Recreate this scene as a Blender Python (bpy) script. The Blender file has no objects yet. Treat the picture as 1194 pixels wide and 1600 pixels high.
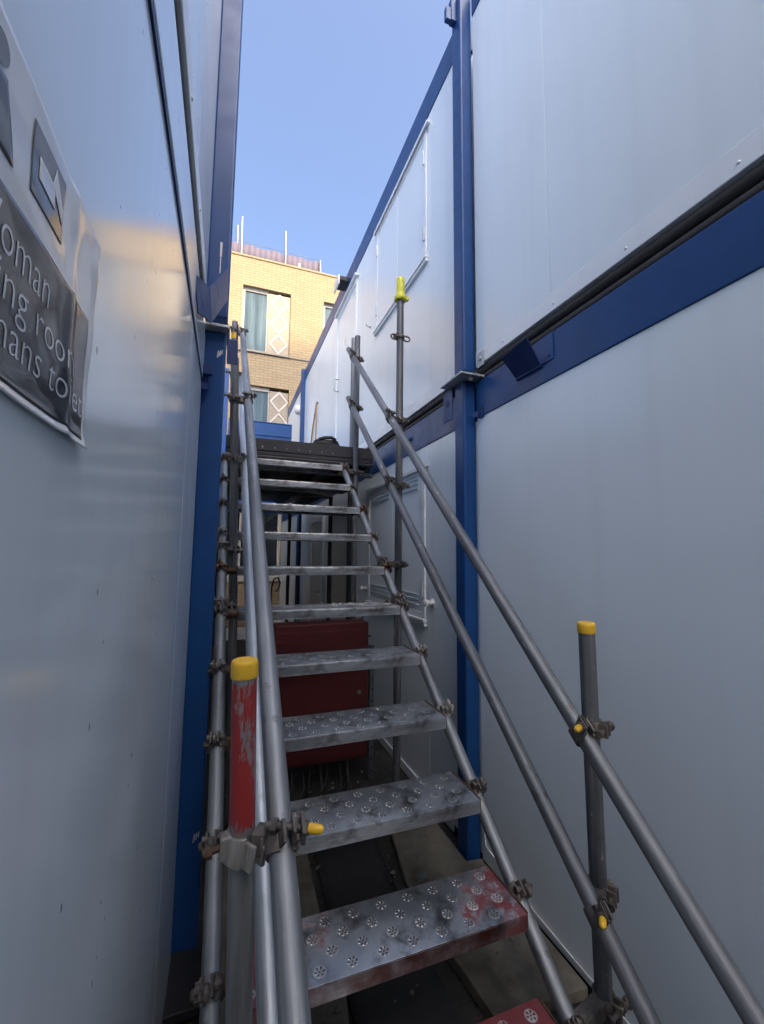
import bpy, bmesh, math, random
from mathutils import Vector, Matrix
random.seed(7)
R = math.radians
SC = bpy.context.scene
COL = SC.collection

# ------------------------------------------------------------------ camera
CAM_Z = 1.60
def make_camera():
    yaw, pitch, roll = R(20.12), R(5.66), R(0.56)
    fw = Vector((math.sin(yaw)*math.cos(pitch), math.cos(yaw)*math.cos(pitch), math.sin(pitch)))
    rt = Vector((math.cos(yaw), -math.sin(yaw), 0)); up = rt.cross(fw)
    c, s = math.cos(roll), math.sin(roll)
    r2 = rt*c + up*s; u2 = up*c - rt*s
    cd = bpy.data.cameras.new('camera'); co = bpy.data.objects.new('camera', cd); COL.objects.link(co)
    m = Matrix((r2, u2, -fw)).transposed().to_4x4(); m.translation = (0, 0, CAM_Z)
    co.matrix_world = m
    cd.sensor_fit = 'HORIZONTAL'; cd.sensor_width = 36.0; cd.lens = 36.0*662.52/1194.0
    cd.clip_start = 0.02; cd.clip_end = 2000
    SC.camera = co
make_camera()

# ------------------------------------------------------------------ sky, sun, exposure
SUN_EL, SUN_DIR = R(42.0), Vector((0.10, -0.995, 0)).normalized()
W = bpy.data.worlds.new('World'); SC.world = W; W.use_nodes = True
nt = W.node_tree; bg = nt.nodes['Background']
sky = nt.nodes.new('ShaderNodeTexSky'); sky.sky_type = 'NISHITA'; sky.sun_disc = False
sky.sun_elevation = SUN_EL; sky.sun_rotation = math.atan2(SUN_DIR.x, SUN_DIR.y)
sky.altitude = 50; sky.air_density = 0.7; sky.dust_density = 7.0; sky.ozone_density = 3.0
nt.links.new(sky.outputs[0], bg.inputs[0]); bg.inputs[1].default_value = 0.10
sd = bpy.data.lights.new('sun', 'SUN'); sd.energy = 2.0; sd.angle = R(0.5); sd.color = (1.0, 0.79, 0.50)
so = bpy.data.objects.new('sun', sd); COL.objects.link(so)
ray = Vector((SUN_DIR.x*math.cos(SUN_EL), SUN_DIR.y*math.cos(SUN_EL), math.sin(SUN_EL)))
so.rotation_euler = ray.to_track_quat('Z', 'Y').to_euler()
SC.view_settings.view_transform = 'Standard'; SC.view_settings.look = 'None'
SC.view_settings.gamma = 1.0; SC.view_settings.exposure = 2.48
SC.cycles.max_bounces = 10; SC.cycles.diffuse_bounces = 8

# ------------------------------------------------------------------ materials
MATS = {}
class NB:
    """small node-tree helper"""
    def __init__(s, name):
        s.m = bpy.data.materials.new(name); s.m.use_nodes = True
        s.t = s.m.node_tree; s.b = s.t.nodes['Principled BSDF']
        s.co = s.n('ShaderNodeTexCoord').outputs['Object']
        MATS[name] = s.m
    def n(s, typ, **kw):
        x = s.t.nodes.new(typ)
        for k, v in kw.items(): setattr(x, k, v)
        return x
    def link(s, a, b): s.t.links.new(a, b)
    def put(s, node, key, v):
        i = node.inputs[key]
        if hasattr(v, 'is_output'): s.link(v, i)
        else: i.default_value = v
    def set(s, key, v): s.put(s.b, key, v)
    def map(s, scale=(1,1,1), loc=(0,0,0), rot=(0,0,0), co=None):
        x = s.n('ShaderNodeMapping'); s.link(co or s.co, x.inputs[0])
        x.inputs['Scale'].default_value = scale; x.inputs['Location'].default_value = loc; x.inputs['Rotation'].default_value = rot
        return x.outputs[0]
    def noise(s, scale, detail=4, rough=.55, co=None, dist=0):
        x = s.n('ShaderNodeTexNoise'); s.put(x, 'Vector', co or s.co)
        x.inputs['Scale'].default_value = scale; x.inputs['Detail'].default_value = detail
        x.inputs['Roughness'].default_value = rough; x.inputs['Distortion'].default_value = dist
        return x.outputs['Fac']
    def ramp(s, fac, stops):
        x = s.n('ShaderNodeValToRGB'); s.link(fac, x.inputs[0]); cr = x.color_ramp
        while len(cr.elements) < len(stops): cr.elements.new(.5)
        for e, (p, c) in zip(cr.elements, stops):
            e.position = p; e.color = (c, c, c, 1) if not hasattr(c, '__len__') else (*c, 1)
        return x.outputs[0]
    def mix(s, fac, a, b, blend='MIX'):
        x = s.n('ShaderNodeMix', data_type='RGBA', blend_type=blend)
        for k, v in ((0, fac), (6, a), (7, b)):
            i = x.inputs[k]
            if hasattr(v, 'is_output'): s.link(v, i)
            elif k == 0: i.default_value = v
            else: i.default_value = (*v, 1) if len(v) == 3 else v
        return x.outputs[2]
    def math(s, op, a, b=0.0, c=None):
        x = s.n('ShaderNodeMath', operation=op); s.put(x, 0, a); s.put(x, 1, b)
        if c is not None: s.put(x, 2, c)
        return x.outputs[0]
    def sep(s, co=None):
        x = s.n('ShaderNodeSeparateXYZ'); s.link(co or s.co, x.inputs[0]); return x.outputs
    def comb(s, a, b, c=0.0):
        x = s.n('ShaderNodeCombineXYZ'); s.put(x, 0, a); s.put(x, 1, b); s.put(x, 2, c); return x.outputs[0]
    def bump(s, h, strength=.2, dist=.01, normal=None):
        x = s.n('ShaderNodeBump'); s.link(h, x.inputs['Height'])
        x.inputs['Strength'].default_value = strength; x.inputs['Distance'].default_value = dist
        if normal is not None: s.link(normal, x.inputs['Normal'])
        return x.outputs[0]

def mat_panel(name, base, rough=.25, specks=.0, streak=.08):
    b = NB(name)
    n1 = b.noise(1.3, 5); st = b.noise(1.0, 6, co=b.map((14, 14, .35)))
    c = b.mix(b.ramp(n1, [(.35, 0), (.7, 1)]), base, tuple(x*.96 for x in base))
    c = b.mix(b.math('MULTIPLY', b.ramp(st, [(.50, 0), (.80, 1)]), streak), c, (.30, .29, .27))
    if specks:
        v = b.n('ShaderNodeTexVoronoi', feature='F1'); b.link(b.map((1, 30, 17)), v.inputs['Vector']); v.inputs['Scale'].default_value = 1.0
        m = b.math('LESS_THAN', v.outputs['Distance'], b.math('MULTIPLY', b.noise(11, 3), .13))
        cs = b.sep(v.outputs['Color'])
        m = b.math('MULTIPLY', m, b.math('GREATER_THAN', cs[0], 1-specks))
        c = b.mix(b.math('MULTIPLY', m, .8), c, (.10, .10, .10))
    b.set('Base Color', c); b.set('Metallic', 0.0)
    b.set('Roughness', b.math('ADD', b.math('MULTIPLY', b.noise(2.5, 4), .10), rough-.05))
    b.set('IOR', 1.75 if specks else 1.6)
    h = b.bump(b.noise(1.0, 2), .10 if specks else .22, .05); h = b.bump(b.noise(260, 2), .05, .001, h)
    b.set('Normal', h)
mat_panel('panel_white', (.69, .76, .805))
mat_panel('panel_left', (.69, .76, .805), rough=.145, specks=.14, streak=.10)
mat_panel('trim_white', (.74, .775, .81), rough=.35)
mat_panel('panel_beige', (.60, .56, .50), rough=.35)  # on the lower doors, beige stands for warm brick light reflected in them

def mat_paint(name, base, rough=.35, wear=.0, wearcol=(.25, .25, .25), spec=.5):
    b = NB(name)
    n = b.noise(7, 6); c = b.mix(b.ramp(n, [(.3, 0), (.75, 1)]), base, tuple(x*.8 for x in base))
    if wear:
        w = b.ramp(b.noise(22, 8, .7), [(1-wear-.03, 0), (1-wear+.02, 1)])
        c = b.mix(w, c, wearcol)
    b.set('Specular IOR Level', spec)
    b.set('Base Color', c); b.set('Roughness', b.math('ADD', b.math('MULTIPLY', b.noise(14, 4), .25), rough-.1))
    b.set('Normal', b.bump(b.noise(180, 2), .06, .001))
mat_paint('blue_paint', (.008, .053, .185), .36, .27, (.055, .06, .075), .32)
mat_paint('blue_dark', (.010, .032, .13), .45, spec=.3)
mat_paint('dark_gap', (.035, .033, .032), .7)
mat_paint('black_steel', (.018, .018, .022), .55, .3, (.06, .055, .05))
mat_paint('red_steel', (.105, .013, .014), .6, .40, (.075, .022, .02))
mat_paint('yellow_plastic', (.72, .43, .025), .42, .18, (.45, .27, .03))
mat_paint('lime_plastic', (.62, .60, .03), .45)
mat_paint('black_rubber', (.02, .02, .021), .65)
mat_paint('grey_cable', (.03, .03, .032), .6)
mat_paint('white_plastic', (.70, .70, .69), .4)
mat_paint('timber', (.36, .25, .15), .8, .3, (.2, .14, .09))
mat_paint('frame_white', (.42, .40, .37), .4)
mat_panel('cabin_frame', (.70, .74, .77), rough=.33)

def mat_galv(name, base, metal=.75, rough=.42, dirt=.5, axis=2):
    b = NB(name)
    sc = [60, 60, 60]; sc[axis] = 1.6; s2c = [110, 110, 110]; s2c[axis] = 9
    s1 = b.noise(1.0, 6, .6, co=b.map(tuple(sc))); s2 = b.noise(1.0, 6, .7, co=b.map(tuple(s2c)))
    n2 = b.noise(14, 8, .72); big = b.noise(2.2, 4)
    c = b.mix(b.ramp(s1, [(.34, 0), (.66, 1)]), tuple(x*.52 for x in base), tuple(min(1, x*1.3) for x in base))
    c = b.mix(b.math('MULTIPLY', b.ramp(big, [(.38, 0), (.66, 1)]), .55), c, tuple(x*.5 for x in base))
    c = b.mix(b.math('MULTIPLY', b.ramp(b.noise(5, 9, .75), [(.60, 0), (.64, 1)]), dirt), c, (.13, .115, .10))
    c = b.mix(b.math('MULTIPLY', b.ramp(b.noise(19, 7, .75, co=b.map((1, 1, .6), loc=(3, 1, 7))), [(.635, 0), (.66, 1)]), .8), c, (.42, .41, .39))
    c = b.mix(b.math('MULTIPLY', b.ramp(n2, [(.60, 0), (.66, 1)]), dirt), c, (.075, .07, .062))
    c = b.mix(b.math('MULTIPLY', b.ramp(s2, [(.66, 0), (.71, 1)]), .55), c, tuple(min(1, x*2.2) for x in base))
    b.set('Base Color', c); b.set('Metallic', metal)
    b.set('Roughness', b.math('ADD', b.math('MULTIPLY', s1, .35), rough-.06))
    b.set('Normal', b.bump(b.noise(70, 5), .12, .002))
mat_galv('galv_tube', (.27, .285, .305), .7, .45, .5)
mat_galv('galv_tube_dark', (.17, .178, .19), .6, .5, .55)
mat_galv('galv_tube_worn', (.20, .21, .225), .65, .47, .6)
mat_galv('galv_bright', (.46, .49, .52), .7, .36, .25)
mat_galv('galv_plate', (.55, .57, .58), .6, .4, .15)
mat_galv('cast_iron', (.17, .15, .135), .55, .55, .6)
mat_galv('cast_light', (.30, .285, .265), .45, .5, .5)

def mat_rust():
    b = NB('rusty_iron'); n = b.noise(30, 7, .7)
    b.set('Base Color', b.ramp(n, [(.3, (.05, .032, .022)), (.55, (.11, .06, .035)), (.75, (.17, .15, .13))]))
    b.set('Metallic', .25); b.set('Roughness', .75); b.set('Normal', b.bump(n, .35, .003))
mat_rust()

def mat_redpost():
    b = NB('worn_red_tube')
    z = b.sep()[2]
    n = b.noise(1, 8, .72, co=b.map((40, 40, 9), rot=(0.4, 0, 0))); s = b.noise(1.0, 6, .7, co=b.map((24, 24, 2)))
    galv = b.ramp(s, [(.3, (.15, .155, .155)), (.7, (.33, .35, .36))])
    zz = b.math('ADD', z, b.math('MULTIPLY', b.math('SUBTRACT', n, .5), .10))
    red = b.math('MULTIPLY', b.math('GREATER_THAN', zz, 1.075), b.math('LESS_THAN', zz, 1.348))
    red = b.math('MULTIPLY', red, b.ramp(n, [(.54, 1), (.60, .12)]))
    c = b.mix(red, galv, (.27, .022, .022))
    b.set('Base Color', c); b.set('Metallic', b.math('MULTIPLY', b.math('SUBTRACT', 1.0, red), .55)); b.set('Roughness', .5)
    b.set('Normal', b.bump(b.math('ADD', red, b.noise(80, 4)), .2, .001))
mat_redpost()

def mat_tread(name, redness, grime=.55, side=False):
    """galvanised tread sheet with staggered punched rosettes; worn red paint near the ends of the lowest ones"""
    b = NB(name)
    x, y, z = b.sep()
    n = b.noise(9, 6, .6); n2 = b.noise(34, 6, .7); big = b.noise(3.2, 4)
    base = b.mix(b.ramp(big, [(.34, 0), (.68, 1)]), (.19, .21, .235), (.56, .59, .62))
    base = b.mix(b.math('MULTIPLY', b.ramp(n2, [(.55, 0), (.7, 1)]), .4), base, (.5, .52, .54))
    base = b.mix(b.math('MULTIPLY', b.ramp(n, [(.50, 0), (.66, 1)]), .85), base, (.045, .04, .035))
    up = b.ramp(b.sep(b.n('ShaderNodeNewGeometry').outputs['Normal'])[2], [(.5, 1), (.7, 0)])
    gr = b.ramp(b.noise(1, 7, .7, co=b.map((9, 9, 40))), [(.38, 0), (.66, 1)])
    base = b.mix(b.math('MULTIPLY', b.math('MULTIPLY', up, gr), grime), base, (.075, .058, .045))
    # red paint left over near both ends
    redm = None
    if redness:
        d = x if side else b.math('ABSOLUTE', b.math('SUBTRACT', x, .035))
        e = b.math('ADD', d, b.math('MULTIPLY', b.math('SUBTRACT', b.noise(6, 8, .7), .5), .75))
        redm = b.ramp(e, [(.40-redness*.16, 0), (.47-redness*.16, .9)])
        base = b.mix(redm, base, (.17, .018, .022))
        base = b.mix(b.math('MULTIPLY', up, b.ramp(b.noise(5, 6, .7), [(.35, .25), (.6, .95)])), base, (.085, .028, .022))
    # staggered rosettes (in the plate's own x,y)
    px, py = .088, .096
    def cell(ox, oy):
        u = b.math('SUBTRACT', b.math('FLOORED_MODULO', b.math('ADD', x, ox), px), px/2)
        v = b.math('SUBTRACT', b.math('FLOORED_MODULO', b.math('ADD', y, oy+.024), py), py/2)
        r = b.math('SQRT', b.math('ADD', b.math('MULTIPLY', u, u), b.math('MULTIPLY', v, v)))
        return u, v, r
    top = b.math('GREATER_THAN', b.sep(b.n('ShaderNodeNewGeometry').outputs['Normal'])[2], .6)
    inside = b.math('LESS_THAN', b.math('ABSOLUTE', y), .094)
    inside = b.math('MULTIPLY', inside, b.math('LESS_THAN', b.math('ABSOLUTE', x), .385))
    ring = hole = None
    for ox, oy in ((0, 0), (px/2, py/2)):
        u, v, r = cell(ox, oy)
        disk = b.math('LESS_THAN', r, .0178)
        rim = b.math('MULTIPLY', b.math('LESS_THAN', r, .0178), b.math('GREATER_THAN', r, .0125))
        ang = b.math('ARCTAN2', v, u)
        pet = b.math('GREATER_THAN', b.math('COSINE', b.math('MULTIPLY', ang, 6.0)), .1)
        h1 = b.math('MULTIPLY', b.math('MULTIPLY', b.math('LESS_THAN', r, .0138), b.math('GREATER_THAN', r, .0058)), pet)
        h2 = b.math('LESS_THAN', r, .0028)
        h = b.math('MAXIMUM', h1, h2)
        ring = disk if ring is None else b.math('MAXIMUM', ring, disk)
        hole = h if hole is None else b.math('MAXIMUM', hole, h)
    ok = b.math('MULTIPLY', top, inside)
    ring = b.math('MULTIPLY', ring, ok); hole = b.math('MULTIPLY', hole, ok)
    wear = b.ramp(b.noise(16, 5), [(.36, .15), (.60, 1)])
    c = b.mix(b.math('MULTIPLY', ring, wear), base, (.48, .48, .48))
    c = b.mix(b.math('MULTIPLY', hole, .92), c, (.02, .02, .02))
    b.set('Base Color', c)
    met = b.math('SUBTRACT', .8, b.math('MULTIPLY', hole, .6))
    if redm is not None: met = b.math('MULTIPLY', met, b.math('SUBTRACT', 1.0, redm))
    b.set('Metallic', met)
    b.set('Roughness', b.math('ADD', b.math('MULTIPLY', n2, .42), .16))
    hgt = b.math('SUBTRACT', b.math('MULTIPLY', ring, .5), hole)
    b.set('Normal', b.bump(b.noise(45, 4), .08, .002, b.bump(hgt, .6, .003)))
mat_tread('tread_plain', 0); mat_tread('tread_red', .95, .8); mat_tread('tread_redder', 2.2, .8, True); mat_tread('tread_grimy', 0, .9)

def mat_brick():
    b = NB('buff_brick'); x, y, z = b.sep()
    br = b.n('ShaderNodeTexBrick'); b.link(b.comb(b.math('ADD', x, y), z), br.inputs['Vector'])
    br.inputs['Scale'].default_value = 1; br.inputs['Brick Width'].default_value = .225; br.inputs['Row Height'].default_value = .075
    br.inputs['Mortar Size'].default_value = .006; br.inputs['Mortar Smooth'].default_value = .1; br.inputs['Bias'].default_value = -.1
    br.inputs['Color1'].default_value = (.275, .212, .128, 1); br.inputs['Color2'].default_value = (.23, .175, .106, 1)
    br.inputs['Mortar'].default_value = (.105, .075, .045, 1); br.offset = .5
    v = b.noise(3, 5); c = b.mix(b.ramp(v, [(.3, 0), (.75, .35)]), br.outputs['Color'], (.20, .13, .065))
    b.set('Base Color', b.mix(b.math('MULTIPLY', b.noise(60, 3), .3), c, (.30, .25, .17)))
    b.set('Roughness', .85); b.set('Normal', b.bump(b.math('SUBTRACT', 1.0, br.outputs['Fac']), .5, .01))
mat_brick()

def mat_glass():
    b = NB('window_glass')
    n = b.noise(1.0, 3, co=b.map((9, 1, .5)))
    b.set('Base Color', b.ramp(n, [(.35, (.06, .09, .115)), (.65, (.115, .165, .20))]))
    b.set('Roughness', .05); b.set('IOR', 1.9); b.set('Normal', b.bump(b.noise(1.2, 2), .03, .05))
    b = NB('dark_glass'); b.set('Base Color', (.012, .016, .02, 1)); b.set('Roughness', .05); b.set('IOR', 1.6)
mat_glass()

def mat_perf():
    b = NB('perforated_cream'); x, y, z = b.sep()
    v = b.n('ShaderNodeTexVoronoi'); b.link(b.co, v.inputs['Vector']); v.inputs['Scale'].default_value = 38
    c = b.mix(b.ramp(v.outputs['Distance'], [(.2, 1), (.45, 0)]), (.21, .18, .14), (.11, .095, .075))
    b.set('Base Color', c); b.set('Roughness', .6)
mat_perf()

def mat_ground():
    b = NB('dirty_ground'); n = b.noise(2.2, 8, .6); n2 = b.noise(40, 5, .7)
    c = b.ramp(n, [(.3, (.014, .013, .013)), (.6, (.034, .032, .03)), (.8, (.06, .055, .05))])
    c = b.mix(b.math('MULTIPLY', b.ramp(n2, [(.55, 0), (.75, 1)]), .5), c, (.14, .13, .115))
    b.set('Base Color', c); b.set('Roughness', .9); b.set('Normal', b.bump(n2, .5, .01))
    b = NB('concrete'); n = b.noise(6, 8, .62); n2 = b.noise(70, 5, .7)
    c = b.ramp(n, [(.30, (.045, .041, .034)), (.55, (.125, .115, .092)), (.8, (.19, .175, .145))])
    c = b.mix(b.math('MULTIPLY', b.ramp(n2, [(.55, 0), (.72, 1)]), .5), c, (.12, .11, .1))
    b.set('Base Color', c); b.set('Roughness', .9); b.set('Normal', b.bump(n2, .3, .006))
    b = NB('pale_paving'); n = b.noise(5, 7, .6)
    b.set('Base Color', b.ramp(n, [(.3, (.30, .28, .25)), (.7, (.42, .40, .36))])); b.set('Roughness', .9)
    b = NB('grit'); n = b.noise(90, 3)
    b.set('Base Color', b.ramp(n, [(.35, (.22, .21, .20)), (.65, (.55, .54, .52))])); b.set('Roughness', .9)
    b = NB('debris_net'); x, y, z = b.sep()
    w = b.math('MULTIPLY', b.math('ADD', b.math('SINE', b.math('MULTIPLY', x, 42)), 1), .5)
    b.set('Base Color', b.mix(w, (.065, .055, .085), (.095, .08, .12))); b.set('Roughness', .8)
mat_ground()
def mat_poster():
    for nm, colr in (('poster_paper', (.66, .67, .70)), ('poster_black', (.010, .010, .013)), ('poster_grey', (.56, .58, .62)), ('poster_mid', (.075, .08, .09))):
        b = NB(nm); n = b.noise(30, 6)
        b.set('Base Color', b.mix(b.ramp(n, [(.4, 0), (.8, .35)]), colr, tuple(min(1, x*.85+.012) for x in colr)))
        b.set('Roughness', .5); b.set('Coat Weight', .60); b.set('Coat Roughness', .08); b.set('Specular IOR Level', .25); b.set('Coat IOR', 1.5)
mat_poster()

# ------------------------------------------------------------------ mesh helper
class MB:
    def __init__(s): s.v = []; s.f = []; s.sm = []
    def add(s, vs, fs, smooth=False):
        o = len(s.v); s.v += [tuple(v) for v in vs]
        for f in fs: s.f.append(tuple(i+o for i in f)); s.sm.append(smooth)
        return s
    def box(s, x0, x1, y0, y1, z0, z1):
        vs = [(x, y, z) for z in (z0, z1) for y in (y0, y1) for x in (x0, x1)]
        return s.add(vs, [(0, 2, 3, 1), (4, 5, 7, 6), (0, 1, 5, 4), (2, 6, 7, 3), (0, 4, 6, 2), (1, 3, 7, 5)])
    def obox(s, c, ax, ay, az, hx, hy, hz):
        c = Vector(c); ax, ay, az = (Vector(a).normalized() for a in (ax, ay, az))
        vs = [c+ax*hx*i+ay*hy*j+az*hz*k for k in (-1, 1) for j in (-1, 1) for i in (-1, 1)]
        return s.add(vs, [(0, 2, 3, 1), (4, 5, 7, 6), (0, 1, 5, 4), (2, 6, 7, 3), (0, 4, 6, 2), (1, 3, 7, 5)])
    def slab(s, pts, th):
        """planar-ish polygon thickened along its normal"""
        P = [Vector(p) for p in pts]; n = (P[1]-P[0]).cross(P[2]-P[0]).normalized()*th
        k = len(P); vs = P+[p+n for p in P]
        fs = [tuple(range(k-1, -1, -1)), tuple(range(k, 2*k))]+[(i, (i+1) % k, (i+1) % k+k, i+k) for i in range(k)]
        return s.add(vs, fs)
    @staticmethod
    def frame(d):
        d = Vector(d).normalized(); a = Vector((0, 0, 1)) if abs(d.z) < .9 else Vector((1, 0, 0))
        u = d.cross(a).normalized(); return u, u.cross(d).normalized(), d
    def tube(s, p0, p1, r, seg=28, wall=0.0, r1=None):
        return s.path([p0, p1], r, seg, wall, r1)
    def path(s, pts, r, seg=20, wall=0.0, r1=None):
        P = [Vector(p) for p in pts]; rings = []; n = len(P)
        u = None
        for i, p in enumerate(P):
            d = (P[min(i+1, n-1)]-P[max(i-1, 0)]).normalized()
            if u is None: u, w, _ = MB.frame(d)
            else:
                u = (u-d*u.dot(d)).normalized(); w = d.cross(u)*-1
            rr = r if r1 is None else r+(r1-r)*i/(n-1)
            rings.append([p+(u*math.cos(2*math.pi*k/seg)+w*math.sin(2*math.pi*k/seg))*rr for k in range(seg)])
        vs = [v for rg in rings for v in rg]; fs = []
        for i in range(n-1):
            for k in range(seg):
                a, b = i*seg+k, i*seg+(k+1) % seg; fs.append((a, b, b+seg, a+seg))
        s.add(vs, fs, True)
        if wall:   # open ends with an annulus and a dark bore
            for i, sg in ((0, 1), (n-1, -1)):
                d = (P[1]-P[0]).normalized() if i == 0 else (P[-1]-P[-2]).normalized()
                c = P[i]; rg = rings[i]; inn = [c+(v-c)*(1-wall/r) for v in rg]; dp = [v+d*sg*min(.08, (P[-1]-P[0]).length*.3) for v in inn]
                vs = rg+inn+dp; fs = []
                for k in range(seg):
                    b = (k+1) % seg
                    fs += [(k, k+seg, b+seg, b), (k+seg, k+2*seg, b+2*seg, b+seg)]
                fs.append(tuple(range(2*seg, 3*seg)))
                s.add(vs, fs)
        else:
            s.add(rings[0], [tuple(range(seg-1, -1, -1))]); s.add(rings[-1], [tuple(range(seg))])
        return s
    def lathe(s, c, d, prof, seg=28):
        """profile of (radius, height) pairs swept round axis d at c"""
        u, w, d = MB.frame(d); c = Vector(c); vs = []; fs = []
        for r, h in prof:
            vs += [c+d*h+(u*math.cos(2*math.pi*k/seg)+w*math.sin(2*math.pi*k/seg))*r for k in range(seg)]
        for i in range(len(prof)-1):
            for k in range(seg):
                a, b = i*seg+k, i*seg+(k+1) % seg; fs.append((a, b, b+seg, a+seg))
        s.add(vs, fs, True)
        s.add(vs[:seg], [tuple(range(seg-1, -1, -1))]); s.add(vs[-seg:], [tuple(range(seg))])
        return s
    def band(s, c, axis, lug, r=.0248, t=.0055, w=.045, gap=28, seg=26):
        """clamp strap round a tube: an open ring of flat bar with two turned-out lugs"""
        d = Vector(axis).normalized(); l = Vector(lug); l = (l-d*l.dot(d)).normalized(); m = d.cross(l); c = Vector(c)
        a0, a1 = R(gap), R(360-gap); vs = []; fs = []; N = seg
        for i in range(N+1):
            a = a0+(a1-a0)*i/N; e = l*math.cos(a)+m*math.sin(a)
            ww = w*(.5+.06*math.cos(2*a))
            vs += [c+e*r-d*ww, c+e*(r+t)-d*ww, c+e*(r+t)+d*ww, c+e*r+d*ww]
        for i in range(N):
            o = 4*i
            for k in range(4): fs.append((o+k, o+(k+1) % 4, o+4+(k+1) % 4, o+4+k))
        fs += [(3, 2, 1, 0), (4*N, 4*N+1, 4*N+2, 4*N+3)]
        s.add(vs, fs, True)
        for sg in (-1, 1):
            e = l*math.cos(a0)+m*math.sin(a0)*sg
            s.obox(c+e*(r+.5*t)+l*.012, l, m, d, .014, t*.55, w*.42)
        return s
    def bolt(s, p, d, L=.05, r=.006, head=.011):
        d = Vector(d).normalized(); p = Vector(p)
        s.tube(p-d*L*.5, p+d*L*.5, r, 12)
        s.tube(p+d*L*.22, p+d*(L*.22+.011), head, 6); s.tube(p-d*L*.5, p-d*(L*.5-.009), head*.95, 12)
        return s
    def build(s, name, mat, parent=None, bevel=0, seg=2, origin=None, label=None, along=None):
        me = bpy.data.meshes.new(name)
        if along: origin = along[0]
        o0 = Vector(origin) if origin is not None else Vector((0, 0, 0))
        q = (Vector(along[1])-Vector(along[0])).to_track_quat('Z', 'Y') if along else None
        qi = q.inverted() if along else None
        me.from_pydata([tuple(qi @ (Vector(v)-o0) if along else Vector(v)-o0) for v in s.v], [], s.f); me.update()
        for p, sm_ in zip(me.polygons, s.sm): p.use_smooth = sm_
        bm = bmesh.new(); bm.from_mesh(me); bmesh.ops.recalc_face_normals(bm, faces=bm.faces); bm.to_mesh(me); bm.free()
        me.materials.append(MATS[mat])
        o = bpy.data.objects.new(name, me); COL.objects.link(o)
        if parent is not None: o.parent = parent; o.location = o0-world_loc(parent)
        else: o.location = o0
        if along: o.rotation_mode = 'QUATERNION'; o.rotation_quaternion = q
        if bevel:
            m = o.modifiers.new('bevel', 'BEVEL'); m.width = bevel; m.segments = seg; m.limit_method = 'ANGLE'; m.angle_limit = R(40)
            m.harden_normals = False
        if label: o['label'] = label
        return o
def world_loc(o):
    v = Vector(o.location)
    while o.parent is not None: o = o.parent; v += Vector(o.location)
    return v
def thing(name, label, cat, loc=(0, 0, 0), group=None):
    o = bpy.data.objects.new(name, None); COL.objects.link(o); o.location = loc; o.empty_display_size = .1
    return tag(o, label, cat, group)
def tag(o, label, cat, group=None):
    o['label'] = label; o['category'] = cat; o['kind'] = 'thing'
    if group: o['group'] = group
    return o
def struct(o): o['kind'] = 'structure'; return o

# ------------------------------------------------------------------ ground
g = MB(); g.add([(-400, -400, 0), (400, -400, 0), (400, 400, 0), (-400, 400, 0)], [(0, 1, 2, 3)])
struct(g.build('ground', 'dirty_ground'))
g = MB(); g.box(-3.5, 4.5, 8.3, 11.2, .002, .03); struct(g.build('pavement', 'pale_paving', bevel=.004))

# ------------------------------------------------------------------ cabins
XR, XL = 1.31, -.13          # wall faces either side of the passage
def rivets(mb, x, ys, z, sgn, r=.006):
    for y in ys: mb.lathe((x, y, z), (sgn, 0, 0), [(r, 0), (r*.9, .003), (r*.4, .0045)], 10)
def corner_post(parent, x0, x1, y0, y1, z0, z1):
    m = MB(); m.box(x0, x1, y0, y1, z0, z1)
    xm = (x0+x1)/2
    return m.build('corner_post', 'blue_paint', parent, bevel=.012, seg=3)
def wall_run(sgn, x, y0, y1, z0, z1, seams, matname, parent, th=.05):
    """panel wall: face at x, body behind; sgn +1 = body towards +x"""
    m = MB(); ys = [y0]+sorted(seams)+[y1]
    for a, b in zip(ys[:-1], ys[1:]):
        xs = sorted((x, x+sgn*th)); m.box(xs[0], xs[1], a+(.0009 if a != y0 else 0), b-(.0009 if b != y1 else 0), z0, z1)
    return m.build('wall', matname, parent, bevel=.0015, seg=1)
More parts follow.
